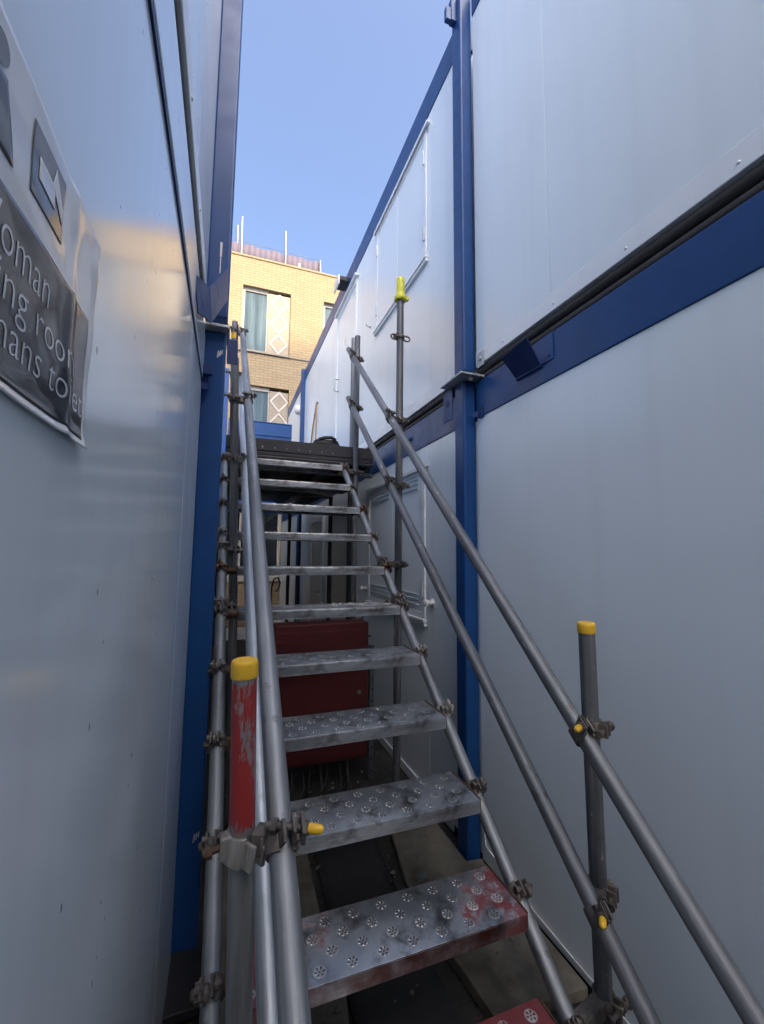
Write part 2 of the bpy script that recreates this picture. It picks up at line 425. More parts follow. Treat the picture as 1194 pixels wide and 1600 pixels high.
def cabin(sgn, x, y0, y1, level, label, wallmat, seams, rail_mat='blue_paint', rail_z=None, upper_edge=True):
    z0 = 0 if level == 0 else 2.60
    t = thing('portable_cabin', label, 'cabin', (x+sgn*1.25, (y0+y1)/2, z0), 'stacked portable cabins along the passage')
    def bx(m, xa, xb, *r): xs = sorted((x+sgn*xa, x+sgn*xb)); return m.box(xs[0], xs[1], *r)
    if level == 0:
        rz0, rz1 = rail_z or (2.37, 2.578)
        wall_run(sgn, x, y0, y1, .045, rz0, seams, wallmat, t)
        m = MB(); bx(m, -.006, .09, y0, y1, rz0, rz1); m.build('roof_rail', rail_mat, t, bevel=.004)
        m = MB(); bx(m, .052, 2.45, y0+.02, y1-.02, .06, 2.56); m.build('body', 'panel_white', t)
        m = MB(); bx(m, .012, .05, y0, y1, .0, .043); m.build('bottom_rail', 'dark_gap', t)
    else:
        rz0, rz1 = rail_z or (4.93, 5.15)
        wall_run(sgn, x, y0, y1, 2.762, rz0, seams, wallmat, t)
        m = MB(); bx(m, -.006, .10, y0, y1, rz0, rz1); m.build('roof_rail', 'blue_paint', t, bevel=.004)
        m = MB(); bx(m, .052, 2.45, y0+.02, y1-.02, 2.70, 5.13); m.build('body', 'panel_white', t)
        m = MB(); bx(m, -.004, .045, y0, y1, 2.675, 2.7605)
        rivets(m, x-sgn*.004, [y0+.12+.36*k for k in range(int((y1-y0)/.36))], 2.705, -sgn)
        m.build('base_trim', 'trim_white', t, bevel=.002, seg=1)
        # dark rolled floor edge sitting back in the joint between storeys
        m = MB(); bx(m, .05, .12, y0, y1, 2.582, 2.674)
        m.tube((x+sgn*.030, y0, 2.604), (x+sgn*.030, y1, 2.604), .021, 16); m.tube((x+sgn*.026, y0, 2.650), (x+sgn*.026, y1, 2.650), .023, 16)
        m.build('floor_edge', 'dark_gap', t)
    return t

def shutter_unit(parent, x, y0, y1, z0, z1, ym, louvres):
    """steel-shuttered window: frame, hood, sill, two leaves with hinges; wall face at x, looks to -x"""
    f = MB(); w = .042
    f.box(x-.011, x, y0, y0+w, z0+.0, z1); f.box(x-.011, x, y1-w, y1, z0, z1)
    f.box(x-.011, x, y0+w, y1-w, z1-w, z1); f.box(x-.011, x, y0+w, y1-w, z0, z0+w)
    fr = f.build('window_frame', 'cabin_frame', parent, bevel=.003)
    h = MB(); h.box(x-.030, x, y0-.05, y1+.05, z1+.003, z1+.020); h.box(x-.030, x-.027, y0-.05, y1+.05, z1-.012, z1+.002)
    h.build('hood', 'cabin_frame', fr, bevel=.002)
    s = MB(); s.box(x-.030, x, y0-.02, y1+.02, z0-.022, z0-.002); s.box(x-.022, x, y0-.02, y1+.02, z0-.048, z0-.026)
    s.build('sill', 'cabin_frame', fr, bevel=.003)
    for a, b in ((y0+w+.004, ym-.002), (ym+.002, y1-w-.004)):
        m = MB(); m.box(x-.007, x, a, b, z0+w+.004, z1-w-.004)
        if louvres:
            for zc in (z1-w-.07, z0+w+.07):
                for k in range(3):
                    m.slab([(x-.008, a+.06, zc+.035*k-.035), (x-.008, b-.06, zc+.035*k-.035), (x-.018, b-.06, zc+.035*k-.022), (x-.018, a+.06, zc+.035*k-.022)], .002)
        m.build('shutter', 'panel_white', parent, bevel=.002)
    for yy in (y0+w-.012, y1-w+.012):
        for zz in (z0+.20, z1-.22):
            m = MB(); m.box(x-.018, x-.0115, yy-.009, yy+.009, zz-.055, zz+.055); m.tube((x-.018, yy, zz-.058), (x-.018, yy, zz+.058), .005, 10)
            m.build('hinge', 'galv_plate', fr)
    return fr

# --- right, near stack (runs past the camera)
rn0 = cabin(1, XR, -7.0, 2.018, 0, 'lower right white cabin with blue top beam nearest the camera', 'panel_white', [])
m = MB(); A = [(1.20, 1.637, 2.539), (1.20, 1.456, 2.555), (1.29, 1.472, 2.451), (1.29, 1.647, 2.455)]
m.slab(A, .005); m.slab([(1.29, 1.472, 2.449), (1.29, 1.647, 2.453), (1.3035, 1.647, 2.447), (1.3035, 1.472, 2.443)], .004)
br = m.build('folded_bracket', 'blue_dark', rn0, bevel=.001, seg=1)
m = MB(); m.box(1.299, 1.3035, 1.405, 1.505, 2.455, 2.576); m.lathe((1.299, 1.43, 2.478), (-1, 0, 0), [(.007, 0), (.006, .004)], 10); m.build('bracket_flange', 'blue_paint', br, bevel=.001, seg=1)
m = MB(); m.box(1.30, 1.309, 1.945, 1.985, 2.36, 2.42); m.slab([(1.30, 1.985, 2.40), (1.27, 2.01, 2.40), (1.27, 2.01, 2.37), (1.30, 1.985, 2.37)], .004); m.build('clip', 'blue_dark', rn0, bevel=.001, seg=1)
m = MB(); m.path([(1.304, -1.5, .085), (1.304, 0.6, .075), (1.303, 1.38, .082), (1.303, 1.62, .088), (1.304, 1.98, .13), (1.303, 2.0, .30)], .0028, 8)
tag(m.build('thin_cable', 'white_plastic'), 'thin pale cable along the foot of the right lower wall', 'cable')
rn1 = cabin(1, XR, -7.0, 2.018, 1, 'upper right white cabin nearest the camera, plain wall above the dark joint', 'panel_white', [1.42, .22], rail_z=(4.965, 5.15))
m = MB(); m.box(1.298, 1.3045, 1.93, 1.995, 2.655, 2.74); m.lathe((1.298, 1.962, 2.70), (-1, 0, 0), [(.014, 0), (.013, .008), (.006, .010)], 6); m.build('corner_clip', 'galv_plate', rn1, bevel=.001, seg=1)
# --- right, far stack (starts at the corner post)
rf0 = cabin(1, XR, 2.15, 8.05, 0, 'lower right white cabin with shuttered window behind the stairs', 'panel_white', [2.62, 4.3, 5.9])
corner_post(rf0, 1.235, 1.318, 2.04, 2.145, 0.02, 2.592)
m = MB(); m.box(1.3185, 1.36, 2.022, 2.14, .06, 2.36); m.build('end_strip', 'trim_white', rf0)
m = MB(); m.box(1.17, 1.375, 1.955, 2.20, 2.594, 2.606); m.lathe((1.255, 2.0, 2.606), (0, 0, 1), [(.014, 0), (.014, .01), (.007, .016)], 6); m.lathe((1.255, 1.99, 2.594), (0, 0, -1), [(.014, 0), (.014, .012), (.008, .02)], 6)
m.build('stacking_plate', 'galv_plate', rf0, bevel=.002)
m = MB(); m.box(1.24, 1.30, 2.05, 2.13, 2.607, 2.648); m.build('spacer_block', 'trim_white', rf0, bevel=.002)
m = MB(); m.box(1.225, 1.2325, 2.15, 2.26, 2.40, 2.575); m.box(1.225, 1.304, 2.15, 2.26, 2.576, 2.584)
m.build('bracket', 'blue_paint', rf0, bevel=.002)
m = MB(); m.lathe((1.2245, 2.21, 2.51), (-1, 0, 0), [(.022, 0), (.022, .0015)], 18); m.build('bracket_hole', 'blue_dark', rf0)
shutter_unit(rf0, XR, 2.68, 3.93, 1.16, 2.215, 3.30, True)
for yy, zz in ((2.575, 1.28), (3.99, 1.265)):
    m = MB(); m.lathe((XR, yy, zz), (-1, 0, 0), [(.028, 0), (.026, .008), (.016, .014), (.017, .04), (.024, .045), (.022, .062), (.010, .068)], 18); m.build('door_stop', 'white_plastic', rf0)
m = MB(); m.lathe((1.304, 2.93, 2.487), (-1, 0, 0), [(.022, 0), (.022, .012), (.012, .02)], 18); m.build('plug', 'blue_paint', rf0)
# doors of the far lower cabin under the landing
for ya, yb in ((4.55, 5.45), (5.95, 6.85)):
    m = MB(); m.box(XR-.03, XR, ya, ya+.06, .05, 2.13); m.box(XR-.03, XR, yb-.06, yb, .05, 2.13); m.box(XR-.03, XR, ya+.06, yb-.06, 2.07, 2.13); m.build('door_frame', 'cabin_frame', rf0, bevel=.003)
    d = MB(); d.box(XR-.014, XR, ya+.063, yb-.063, .06, 2.067); d = d.build('door', 'panel_beige', rf0, bevel=.002)
    m = MB(); m.path([(XR-.015, ya+.13, 1.05), (XR-.06, ya+.13, 1.05), (XR-.06, ya+.24, 1.05)], .009, 10); m.build('handle', 'galv_bright', d)
corner_post(rf0, 1.235, 1.318, 7.94, 8.045, 0.02, 2.592)
m = MB(); m.box(XR-.012, XR-.001, 2.30, 8.0, .012, .075); m.build('skirting', 'trim_white', rf0, bevel=.002)

rf1 = cabin(1, XR, 2.15, 8.05, 1, 'upper right white cabin with shuttered window and door onto the landing', 'panel_white', [2.60, 3.80, 4.38, 5.5, 6.7])
corner_post(rf1, 1.235, 1.318, 2.04, 2.145, 2.65, 5.155)
m = MB(); m.box(1.236, 1.3175, 2.0385, 2.05, 2.735, 2.755); m.lathe((1.283, 2.0395, 2.75), (0, -1, 0), [(.006, 0), (.006, .001)], 12); 
corner_post(rf1, 1.235, 1.318, 7.94, 8.045, 2.65, 5.155)
shutter_unit(rf1, XR, 2.655, 3.79, 3.80, 4.845, 3.23, False)
m = MB(); m.box(XR-.018, XR, 4.455, 4.50, 2.77, 4.80); m.box(XR-.018, XR, 5.33, 5.375, 2.77, 4.80); m.box(XR-.018, XR, 4.50, 5.33, 4.74, 4.80); m.box(XR-.05, XR, 4.42, 5.41, 4.803, 4.825)
m.build('door_frame', 'cabin_frame', rf1, bevel=.003)
d = MB(); d.box(XR-.009, XR, 4.503, 5.327, 2.78, 4.737); d = d.build('door', 'panel_white', rf1, bevel=.002)
m = MB()
for zz in (4.30, 4.22): m.lathe((XR-.009, 4.95, zz), (-1, 0, 0), [(.03, 0), (.03, .001)], 6)
m.build('peeled_patch', 'panel_beige', d)
m = MB(); m.path([(XR-.017, 5.22, 3.86), (XR-.075, 5.22, 3.86), (XR-.075, 5.22, 3.70), (XR-.017, 5.22, 3.70)], .009, 10); m.build('handle', 'galv_bright', d)
m = MB(); m.box(1.185, 1.30, 4.84, 5.06, 4.985, 5.045); lt = m.build('bulkhead_light', 'black_rubber', rf1, bevel=.008)
m = MB(); m.box(1.165, 1.184, 4.83, 5.07, 4.93, 5.05); m.build('lamp_cover', 'white_plastic', lt, bevel=.008)
m = MB(); m.path([(XR, 3.98, 3.945), (1.27, 3.98, 3.945), (1.262, 3.98, 3.965)], .006, 8); m.lathe((XR, 3.98, 3.945), (-1, 0, 0), [(.02, 0), (.018, .006)], 12); m.build('shutter_hook', 'galv_plate', rf1)
# lifting eye and lug at the top of the corner post
m = MB(); m.path([(1.19+.05*math.cos(a), 2.10, 5.22+.055*math.sin(a)) for a in [R(k*24) for k in range(16)]], .012, 10); m.box(1.20, 1.234, 2.08, 2.12, 4.98, 5.14); m.box(1.165, 1.199, 2.085, 2.115, 4.98, 5.07)
m.build('lifting_eye', 'blue_paint', rf1, bevel=.002)
# --- third stack beyond
r30 = cabin(1, XR, 8.15, 10.95, 0, 'lower white cabin at the far right end, half hidden under the landing', 'panel_white', [9.5])
r31 = cabin(1, XR, 8.15, 10.35, 1, 'upper white cabin at the far right end beyond the blue corner post', 'panel_white', [9.2])
m = MB(); m.lathe((XR, 8.6, 4.55), (-1, 0, 0), [(.10, 0), (.10, .04), (.07, .09), (.0, .10)], 18); m.build('bulkhead_light', 'white_plastic', r31)

# --- left stack
ln0 = cabin(-1, XL, -7.0, 1.945, 0, 'lower left white cabin beside the camera carrying the poster, navy post at its end', 'panel_left', [1.42], rail_mat='panel_left', rail_z=(2.352, 2.545))
m = MB(); m.box(XL-.006, XL+.004, -7.0, 1.94, 2.3375, 2.3505); m.build('joint_strip', 'blue_dark', ln0)
ln1 = cabin(-1, XL, -7.0, 1.95, 1, 'upper left white cabin with tall blue corner post beside the camera', 'panel_left', [1.30, .4])
lf0, lf1 = ln0, ln1
m = MB(); m.box(-.136, -.038, 1.97, 2.075, .03, 2.592); cp = m.build('corner_post', 'blue_paint', lf0, bevel=.010, seg=3)
for zz in (.44, 2.47):
    m = MB()
    for k in range(3): m.slab([(-.075+.008*k, 1.969, zz+.01*k), (-.068+.008*k, 1.969, zz+.008*k), (-.066+.008*k, 1.969, zz+.03+.006*k), (-.071+.008*k, 1.969, zz+.034)], .0006)
    m.build('chipped_paint', 'galv_plate', cp)
m = MB(); m.box(-.15, -.025, 1.925, 2.11, 2.594, 2.607); m.lathe((-.075, 1.96, 2.607), (0, 0, 1), [(.012, 0), (.012, .010), (.006, .014)], 6); m.build('stacking_plate', 'galv_plate', lf0, bevel=.002)
m = MB(); m.slab([(-.034, 1.968, 2.565), (.012, 1.975, 2.570), (.015, 1.975, 2.452), (-.032, 1.968, 2.448)], .004); m.slab([(.004, 1.974, 2.645), (.012, 1.975, 2.645), (.012, 1.975, 2.572), (.004, 1.974, 2.572)], .004); m.build('lug_plate', 'blue_dark', lf0, bevel=.001, seg=1)
m = MB(); m.box(-.134, -.085, 1.90, 1.925, 2.36, 2.40); m.box(-.134, -.10, 1.925, 1.945, 2.30, 2.42); m.build('clip', 'blue_dark', lf0, bevel=.002)
m = MB(); m.box(-.150, -.137, 1.75, 1.955, .06, .24); m.build('foot_plate', 'galv_plate', lf0, bevel=.002)
m = MB(); m.box(-.148, .03, 1.72, 1.965, .025, .055); m.lathe((-.045, 1.80, .055), (0, 0, 1), [(.016, 0), (.016, .002)], 16); m.build('corner_foot', 'black_steel', lf0, bevel=.004)
m = MB(); m.box(-.135, -.036, 1.97, 2.075, 2.66, 5.155); m.build('corner_post', 'blue_paint', lf1, bevel=.010, seg=3)
m = MB(); m.slab([(-.128, 1.37, 2.468), (-.092, 1.52, 2.522), (-.080, 1.52, 2.392), (-.115, 1.42, 2.366)], .004)
m.slab([(-.091, 1.523, 2.522), (-.044, 1.90, 2.854), (-.038, 1.90, 2.710), (-.079, 1.523, 2.394)], .004); m.build('folded_bracket', 'blue_dark', lf1, bevel=.001, seg=1)
m = MB(); m.box(-.083, -.074, 1.966, 1.9695, 2.95, 3.02); m.box(-.081, -.077, 1.966, 1.9695, 2.87, 2.95); m.build('scratch_plate', 'galv_plate', lf1)

lfx = cabin(-1, XL-.02, 2.10, 7.80, 0, 'lower left cabin beside the landing supports behind the navy post', 'panel_white', [])
# --- left stack further on
l30 = cabin(-1, XL-.03, 7.95, 10.9, 0, 'lower cabin at the far left end beyond the landing', 'panel_white', [])
l31 = cabin(-1, XL-.03, 7.95, 10.9, 1, 'upper cabin at the far left end with a sunny blue corner post', 'panel_white', [])
m = MB(); m.box(-.159, -.075, 7.84, 7.945, .02, 2.592); m.build('corner_post', 'blue_paint', l30, bevel=.008)
m = MB(); m.box(-.159, -.075, 7.84, 7.945, 2.61, 4.9); m.build('corner_post', 'blue_paint', l31, bevel=.008)

# ------------------------------------------------------------------ poster on the left wall
def poster():
    t = thing('poster', 'laminated toilet and changing room sign curling off the left wall', 'sign', (XL, .31, 1.79))
    Y0, Y1, Z0, Z1 = .160, .456, 1.692, 1.897
    def lift(y, z):
        u = (y-Y0)/(Y1-Y0); v = (z-Z0)/(Z1-Z0)
        h = .0016 + .0030*math.exp(-((u-.80)/.036)**2)*(.7+.3*math.sin(v*5+1)) + .0007*math.sin(u*9+v*4)+.0005*math.sin(v*17+u*6)
        h += .0045*max(0, (.10-v)/.10)**2*(.5+.5*u) + .004*max(0, (u-.94)/.06)**2*(1.1-v)
        return max(h, .0012)
    def sheet(name, mat, poly, off, N=None, parent=t):
        """grid patch bounded by quad poly (y,z) x4, draped on the paper"""
        nu, nv = N or (60, 40); vs = []; fs = []
        for j in range(nv+1):
            for i in range(nu+1):
                a, b = i/nu, j/nv
                y = (poly[0][0]*(1-a)+poly[1][0]*a)*(1-b)+(poly[3][0]*(1-a)+poly[2][0]*a)*b
                z = (poly[0][1]*(1-a)+poly[1][1]*a)*(1-b)+(poly[3][1]*(1-a)+poly[2][1]*a)*b
                vs.append((XL+lift(y, z)+off, y, z))
        for j in range(nv):
            for i in range(nu):
                k = j*(nu+1)+i; fs.append((k, k+1, k+nu+2, k+nu+1))
        m = MB(); m.add(vs, fs, True); o = m.build(name, mat, parent)
        s = o.modifiers.new('th', 'SOLIDIFY'); s.thickness = .0003; s.offset = 0
        return o
    sheet('paper', 'poster_paper', [(Y0, Z0), (Y1-.008, Z0), (Y1+.004, Z1), (Y0, Z1)], 0, (90, 60))
    bp_ = sheet('black_panel', 'poster_black', [(Y0+.008, Z0+.007), (Y1-.014, Z0+.007), (Y1-.012, 1.812), (Y0+.008, 1.806)], .0005, (80, 40))
    # pictograms: a person and an arrow tile
    p = sheet('arrow_tile', 'poster_mid', [(.311, 1.829), (.368, 1.832), (.368, 1.881), (.311, 1.879)], .0006, (30, 30))
    for q in ([(.322, 1.846), (.350, 1.846), (.350, 1.862), (.322, 1.862)], [(.345, 1.862), (.366, 1.846), (.366, 1.858), (.348, 1.876)]): sheet('arrow', 'poster_paper', q, .0011, (10, 10), p)
    def disc(y, z, r, nm, off=.0006, mat='poster_grey'):
        vs = [(XL+lift(y, z)+off, y, z)]+[(XL+lift(y+r*math.cos(a), z+r*math.sin(a))+off, y+r*math.cos(a), z+r*math.sin(a)) for a in [R(15*k) for k in range(24)]]
        m = MB(); m.add(vs, [(0, k+1, (k+1) % 24+1) for k in range(24)], True); return m.build(nm, mat, t)
    disc(.268, 1.877, .009, 'pictogram_head', mat='poster_mid')
    sheet('pictogram_body', 'poster_mid', [(.246, 1.824), (.290, 1.824), (.277, 1.866), (.259, 1.866)], .0006, (12, 12))
    for txt, yr, zb, kw, kv in (('Woman', .357, 1.7725, .0205, 1.22), ('Drying room', .417, 1.7455, .0168, 1.12), ('Womans toilet', .440, 1.7185, .0168, 1.08)):
        c = bpy.data.curves.new('writing', 'FONT'); c.body = txt; c.size = .0315; c.offset = -.0004; c.align_x = 'RIGHT'; c.resolution_u = 4
        o = bpy.data.objects.new('tmp', c); COL.objects.link(o)
        dg = bpy.context.evaluated_depsgraph_get(); me = bpy.data.meshes.new_from_object(o.evaluated_get(dg))
        bpy.data.objects.remove(o)
        wd = max(v.co.x for v in me.vertices)-min(v.co.x for v in me.vertices); k = kw*len(txt)/wd
        bm = bmesh.new(); bm.from_mesh(me); bmesh.ops.subdivide_edges(bm, edges=[e for e in bm.edges if e.calc_length() > .008], cuts=2)
        bmesh.ops.triangulate(bm, faces=bm.faces)
        for v in bm.verts:
            y = yr+v.co.x*k; z = zb+v.co.y*kv; v.co = Vector((XL+lift(y, z)+.0010, y, z))-world_loc(t)
        bm.to_mesh(me); bm.free(); me.materials.clear(); me.materials.append(MATS['poster_grey'])
        o = bpy.data.objects.new('writing', me); COL.objects.link(o); o.parent = t
poster()

# ------------------------------------------------------------------ staircase
TR = .02415
def xl(y): return .016-.022*(y-1.1)      # left stringer
def xr(y): return .940-.013*(y-1.1)      # right stringer
stair = thing('scaffold_staircase', 'galvanised scaffold tube staircase with punched steel treads and handrails', 'staircase', (.48, 1.1, 0))
Y2, G, Z2, RI, D = 1.144, .242, .530, .199, .212
def tread_pos(i): return Y2+G*(i-2), Z2+RI*(i-2)
def sz(y): return Z2-.024+(y-(Y2+D/2))*RI/G       # stringer axis height
SD = Vector((0, G, RI)).normalized(); SN = Vector((0, -RI, G)).normalized()
for fx in (xl, xr):
    m = MB(); ya, yb = .665, 3.50
    m.tube((fx(ya), ya, sz(ya)), (fx(yb), yb, sz(yb)), TR, 28, .0035)
    m.build('stringer', 'galv_tube', stair, along=((fx(ya), ya, sz(ya)), (fx(yb), yb, sz(yb))), label='left sloping stringer tube' if fx is xl else 'right sloping stringer tube')
for i in range(1, 12):
    y, z = tread_pos(i); yc = y+D/2
    a, b = xl(yc)+.078, xr(yc)-.042; c = ((a+b)/2, yc, z)
    h = .045; e = .004
    m = MB(); m.box(a, b, y, y+D, z-e, z)
    m.box(a, b, y, y+e, z-h, z-e-.0003); m.box(a, b, y+D-e, y+D, z-h, z-e-.0003)
    m.box(a, b, y+e+.0003, y+.022, z-h, z-h+e); m.box(a, b, y+D-.022, y+D-e-.0003, z-h, z-h+e)
    if i <= 5:
        cx0, cy0 = (a+b)/2, y+D/2
        for jx in range(-10, 11):
            for jy in range(-3, 4):
                for off in (0, 1):
                    ux = .088*jx+(.044 if off == 0 else 0); uy = .096*jy+(.024 if off == 0 else -.024)
                    if abs(uy) > .076 or abs(ux) > .355: continue
                    ph = random.uniform(0, .5)
                    for k in range(6):
                        an = ph+math.pi*k/3; m.lathe((cx0+ux+.0122*math.cos(an), cy0+uy+.0122*math.sin(an), z-.0002), (0, 0, 1), [(.0042, 0), (.0036, .0011), (.0018, .0017)], 8)
    tr = m.build('tread', {1: 'tread_redder', 2: 'tread_red'}.get(i, 'tread_plain' if i < 6 else 'tread_grimy'), stair, bevel=.0018, origin=c,
                 label={1: 'lowest tread with red paint', 2: 'tread with worn red paint at both ends'}.get(i))
    for pa, pb in ((a-.005, a-.0004), (b+.0004, b+.005)):
        m = MB(); m.box(pa, pb, y+.003, y+D-.003, z-h+.003, z+.004); m.build('end_plate', 'rusty_iron', tr, bevel=.001, seg=1)
    # stub tubes and end couplers
    for fx, xe, sg in ((xl, a-.005, -1), (xr, b+.005, 1)):
        X = fx(yc); zc = z-.024
        m = MB(); m.tube((xe, yc, zc), (X-sg*.030, yc, zc), .019, 18); m.build('stub_tube', 'rusty_iron', tr)
        m = MB(); P = Vector((X, yc, zc))
        m.band(P, SD, Vector((sg*.25, 0, 0))+SN, .0246, .0065, .050)
        sw = random.uniform(-.5, .5); up_ = (SN+SD*sw).normalized(); lp = P+up_*.052+Vector((sg*.012, 0, 0))
        m.lathe(lp-Vector((.008, 0, 0)), (1, 0, 0), [(.011, 0), (.0175, .003), (.0175, .013), (.011, .016)], 16); m.obox(P+up_*.036+Vector((sg*.012, 0, 0)), (1, 0, 0), up_, SD, .006, .014, .011)
        m.bolt(P+SN*.042+Vector((sg*.006, 0, 0)), (1, 0, 0), .062, .006, .012)
        m.obox(P+Vector((sg*.032, 0, 0)), (1, 0, 0), SD, SN, .006, .019, .024)
        m.lathe(P+Vector((sg*.036, 0, 0)), (sg, 0, 0), [(.012, 0), (.012, .008), (.006, .012)], 6)
        m.obox(P-SN*.034+Vector((sg*.006, 0, 0)), (1, 0, 0), SD, SN, .012, .016, .008)
        m.build('end_coupler', random.choice(['cast_iron', 'rusty_iron', 'cast_light', 'cast_iron']), tr, bevel=.0012, seg=1)

def rail(p, q, mat='galv_tube', label=None):
    m = MB(); P, Q = Vector(p), Vector(q); M = P*.45+Q*.55
    m.tube(P, M, TR, 28, .0035); m.tube(M+(Q-P)*.0006, Q, TR*.985, 28, .0035)
    return m.build('handrail', mat, stair, label=label, along=(P, Q))
RU = (Vector((1.0115, .56, .655)), Vector((.973, 3.58, 3.45)))
RM = (Vector((1.0085, .75, .40)), Vector((.973, 3.56, 2.985)))
LU = (Vector((.1305, .60, .807)), Vector((.058, 3.88, 3.588)))
LM = (Vector((.126, .80, .535)), Vector((.058, 3.88, 3.180)))
rail(*RU, 'galv_tube_worn', 'upper right handrail'); rail(*RM, 'galv_tube_worn', 'lower right handrail')
rail(*LU, 'galv_tube', 'upper left handrail'); rail(*LM, 'galv_bright', 'lower left handrail')
def on(L, y): t = (y-L[0].y)/(L[1].y-L[0].y); return L[0].lerp(L[1], t)

def post(p, q, mat, cap=None, label=None, capl=.036):
    m = MB(); P, Q = Vector(p), Vector(q); m.tube(P, Q, TR, 32, .0035)
    o = m.build('post', mat, stair, label=label)
    if cap:
        d = (Q-P).normalized(); c = MB()
        if cap == 'lime_plastic':
            c.lathe(Q-d*.02, d, [(.026, 0), (.040, .0), (.043, .006), (.043, .024), (.037, .038), (.031, .050), (.0295, .062), (.0285, .158), (.025, .168), (.010, .171)], 28)
            c.obox(Q+Vector((.035, -.01, .0)), (1, 0, 0), (0, 1, 0), (0, 0, 1), .022, .014, .012)
        else: c.lathe(Q-d*(capl-.004), d, [(.0262, 0), (.0268, .002), (.0268, capl-.010), (.0255, capl-.004), (.022, capl-.001), (.014, capl-.0022)], 32)
        c.build('end_cap', cap, o, bevel=.001, seg=1)
    return o
PRN = (Vector((1.092, 1.055, .0)), Vector((1.068, 1.05, 1.392)))
PLN = (Vector((.078, .92, 0)), Vector((.046, .92, 1.384)))
PU = (Vector((1.057, 2.58, 0)), Vector((1.066, 2.58, 3.37)))
PLF = (Vector((.098, 2.60, 0)), Vector((.002, 2.60, 2.76)))
PT = (Vector((1.020, 3.47, 0)), Vector((1.024, 3.47, 3.53)))
PT2 = (Vector((1.070, 3.76, 2.55)), Vector((1.072, 3.76, 3.66)))
PLT = (Vector((.012, 3.80, 2.55)), Vector((-.010, 3.80, 3.63)))
post(*PRN, 'galv_tube_dark', 'yellow_plastic', 'right foot post with yellow cap', .034)
post(*PLN, 'worn_red_tube', 'yellow_plastic', 'left foot post with scraped red paint and yellow cap')
post(*PU, 'galv_tube_dark', 'lime_plastic', 'tall post with lime yellow cap'); post(*PLF, 'galv_tube_dark')
post(*PT, 'galv_tube_dark'); post(*PT2, 'galv_tube'); plt = post(*PLT, 'galv_tube_dark')
m = MB(); m.lathe(on(PLT, 0) if False else PLT[1]-Vector((0, 0, .16)), (0, 0, 1), [(.0255, 0), (.0262, .002), (.0262, .06), (.0255, .062)], 24); m.build('tape_band', 'yellow_plastic', plt)
def onp(Pp, z): t = (z-Pp[0].z)/(Pp[1].z-Pp[0].z); return Pp[0].lerp(Pp[1], t)
# ledger
LED = (Vector((-.05, 2.285, 1.300)), Vector((1.00, 2.285, 1.300)))
m = MB(); m.tube(*LED, TR, 28, .0035); m.build('ledger', 'galv_tube_dark', stair, along=LED)

def coupler(Pp, L, y, cap=None, mat='cast_iron', post_band=True):
    """double coupler tying rail L to post Pp where the rail passes it"""
    r = on(L, y); p = onp(Pp, r.z); d = (L[1]-L[0]).normalized(); pz = (Pp[1]-Pp[0]).normalized()
    out = (p-r); out.z = 0; out.normalize()
    m = MB()
    m.band(r, d, Vector((0, -.45, .9))-out*.35, .0247, .0066, .046, seg=32)
    mid = (p+r)/2; m.obox(mid, out, (0, 0, 1), out.cross(Vector((0, 0, 1))), max(.004, (p-r).length/2-.026), .020, .020)
    if post_band:
        # post side: strap, swing bolt and flap reaching past the post
        m.band(p, pz, Vector((0, -1, 0))+out*.5, .0247, .0066, .046, seg=32)
        b0 = p+Vector((0, -.042, 0))+out*.012
        m.bolt(b0, out, .088, .0062, .012); m.lathe(b0+out*.043, out, [(.010, 0), (.015, .003), (.015, .012), (.008, .016)], 14)
    # rail side
    dn = Vector((0, -.45, .9)).normalized()
    b1 = r+dn*.042-out*.008
    m.bolt(b1, out, .085, .0065, .013)
    m.obox(b1-out*.030, out, d, dn, .004, .019, .017); m.obox(b1-out*.012, out, d, dn, .003, .017, .015)
    o = m.build('coupler', mat, stair, bevel=.001, seg=1)
    if cap:
        c = MB(); c.lathe(b1-out*.042, -out, [(.0085, 0), (.0092, .003), (.0088, .020), (.006, .027), (.001, .029)], 16); c.build('bolt_cap', 'yellow_plastic', o)
    return o
coupler(PRN, RU, 1.02, True); coupler(PRN, RM, .985, True)
coupler(PU, RU, 2.545); coupler(PU, RM, 2.545)
coupler(PT, RU, 3.43); coupler(PT, RM, 3.43)
coupler(PLN, LU, .885, True, post_band=False); coupler(PLN, LM, .90)
coupler(PLF, LU, 2.61); coupler(PLF, LM, 2.68); coupler(PLT, LU, 3.83); coupler(PLT, LM, 3.83)
# loose ring collar with two ears on the tall post, and ties to the stringers
m = MB(); P = onp(PU, 3.085); m.band(P, (0, 0, 1), (-1, -.4, 0), .0247, .006, .03)
for sg in (-1, 1): m.path([P+Vector((sg*(.045+.025*math.cos(a)), -.006, .018*math.sin(a)-.004)) for a in [R(30*k) for k in range(13)]], .006, 8)
m.build('ring_collar', 'cast_iron', stair)
for Pp, fx, y in ((PLN, xl, .90), (PLF, xl, 2.60), (PT, xr, 3.43), (PU, xr, 2.50), (PRN, xr, 1.02)):
    L = (Vector((fx(.6), .6, sz(.6))), Vector((fx(3.5), 3.5, sz(3.5)))); coupler(Pp, L, y, mat='rusty_iron' if Pp in (PLN,) else 'cast_iron')
for fx in (xl, xr):
    yy = 2.262; S = Vector((fx(yy), yy, sz(yy))); m = MB(); m.band(S, SD, SN+Vector((.3, 0, 0)), .0247, .006, .048); lp = Vector((fx(yy)+(.05 if fx is xl else -.05), 2.285, 1.30))
    m.band(lp, (1, 0, 0), (0, -.7, .6), .0247, .006, .048); m.obox((S+lp)/2, (lp-S), SD, SN, .02, .018, .016); m.bolt(S+SN*.042, (1, 0, 0), .07); m.bolt(lp+Vector((0, -.035, .03)), (0, .6, .8), .07); m.build('ledger_coupler', 'cast_iron', stair, bevel=.001, seg=1)
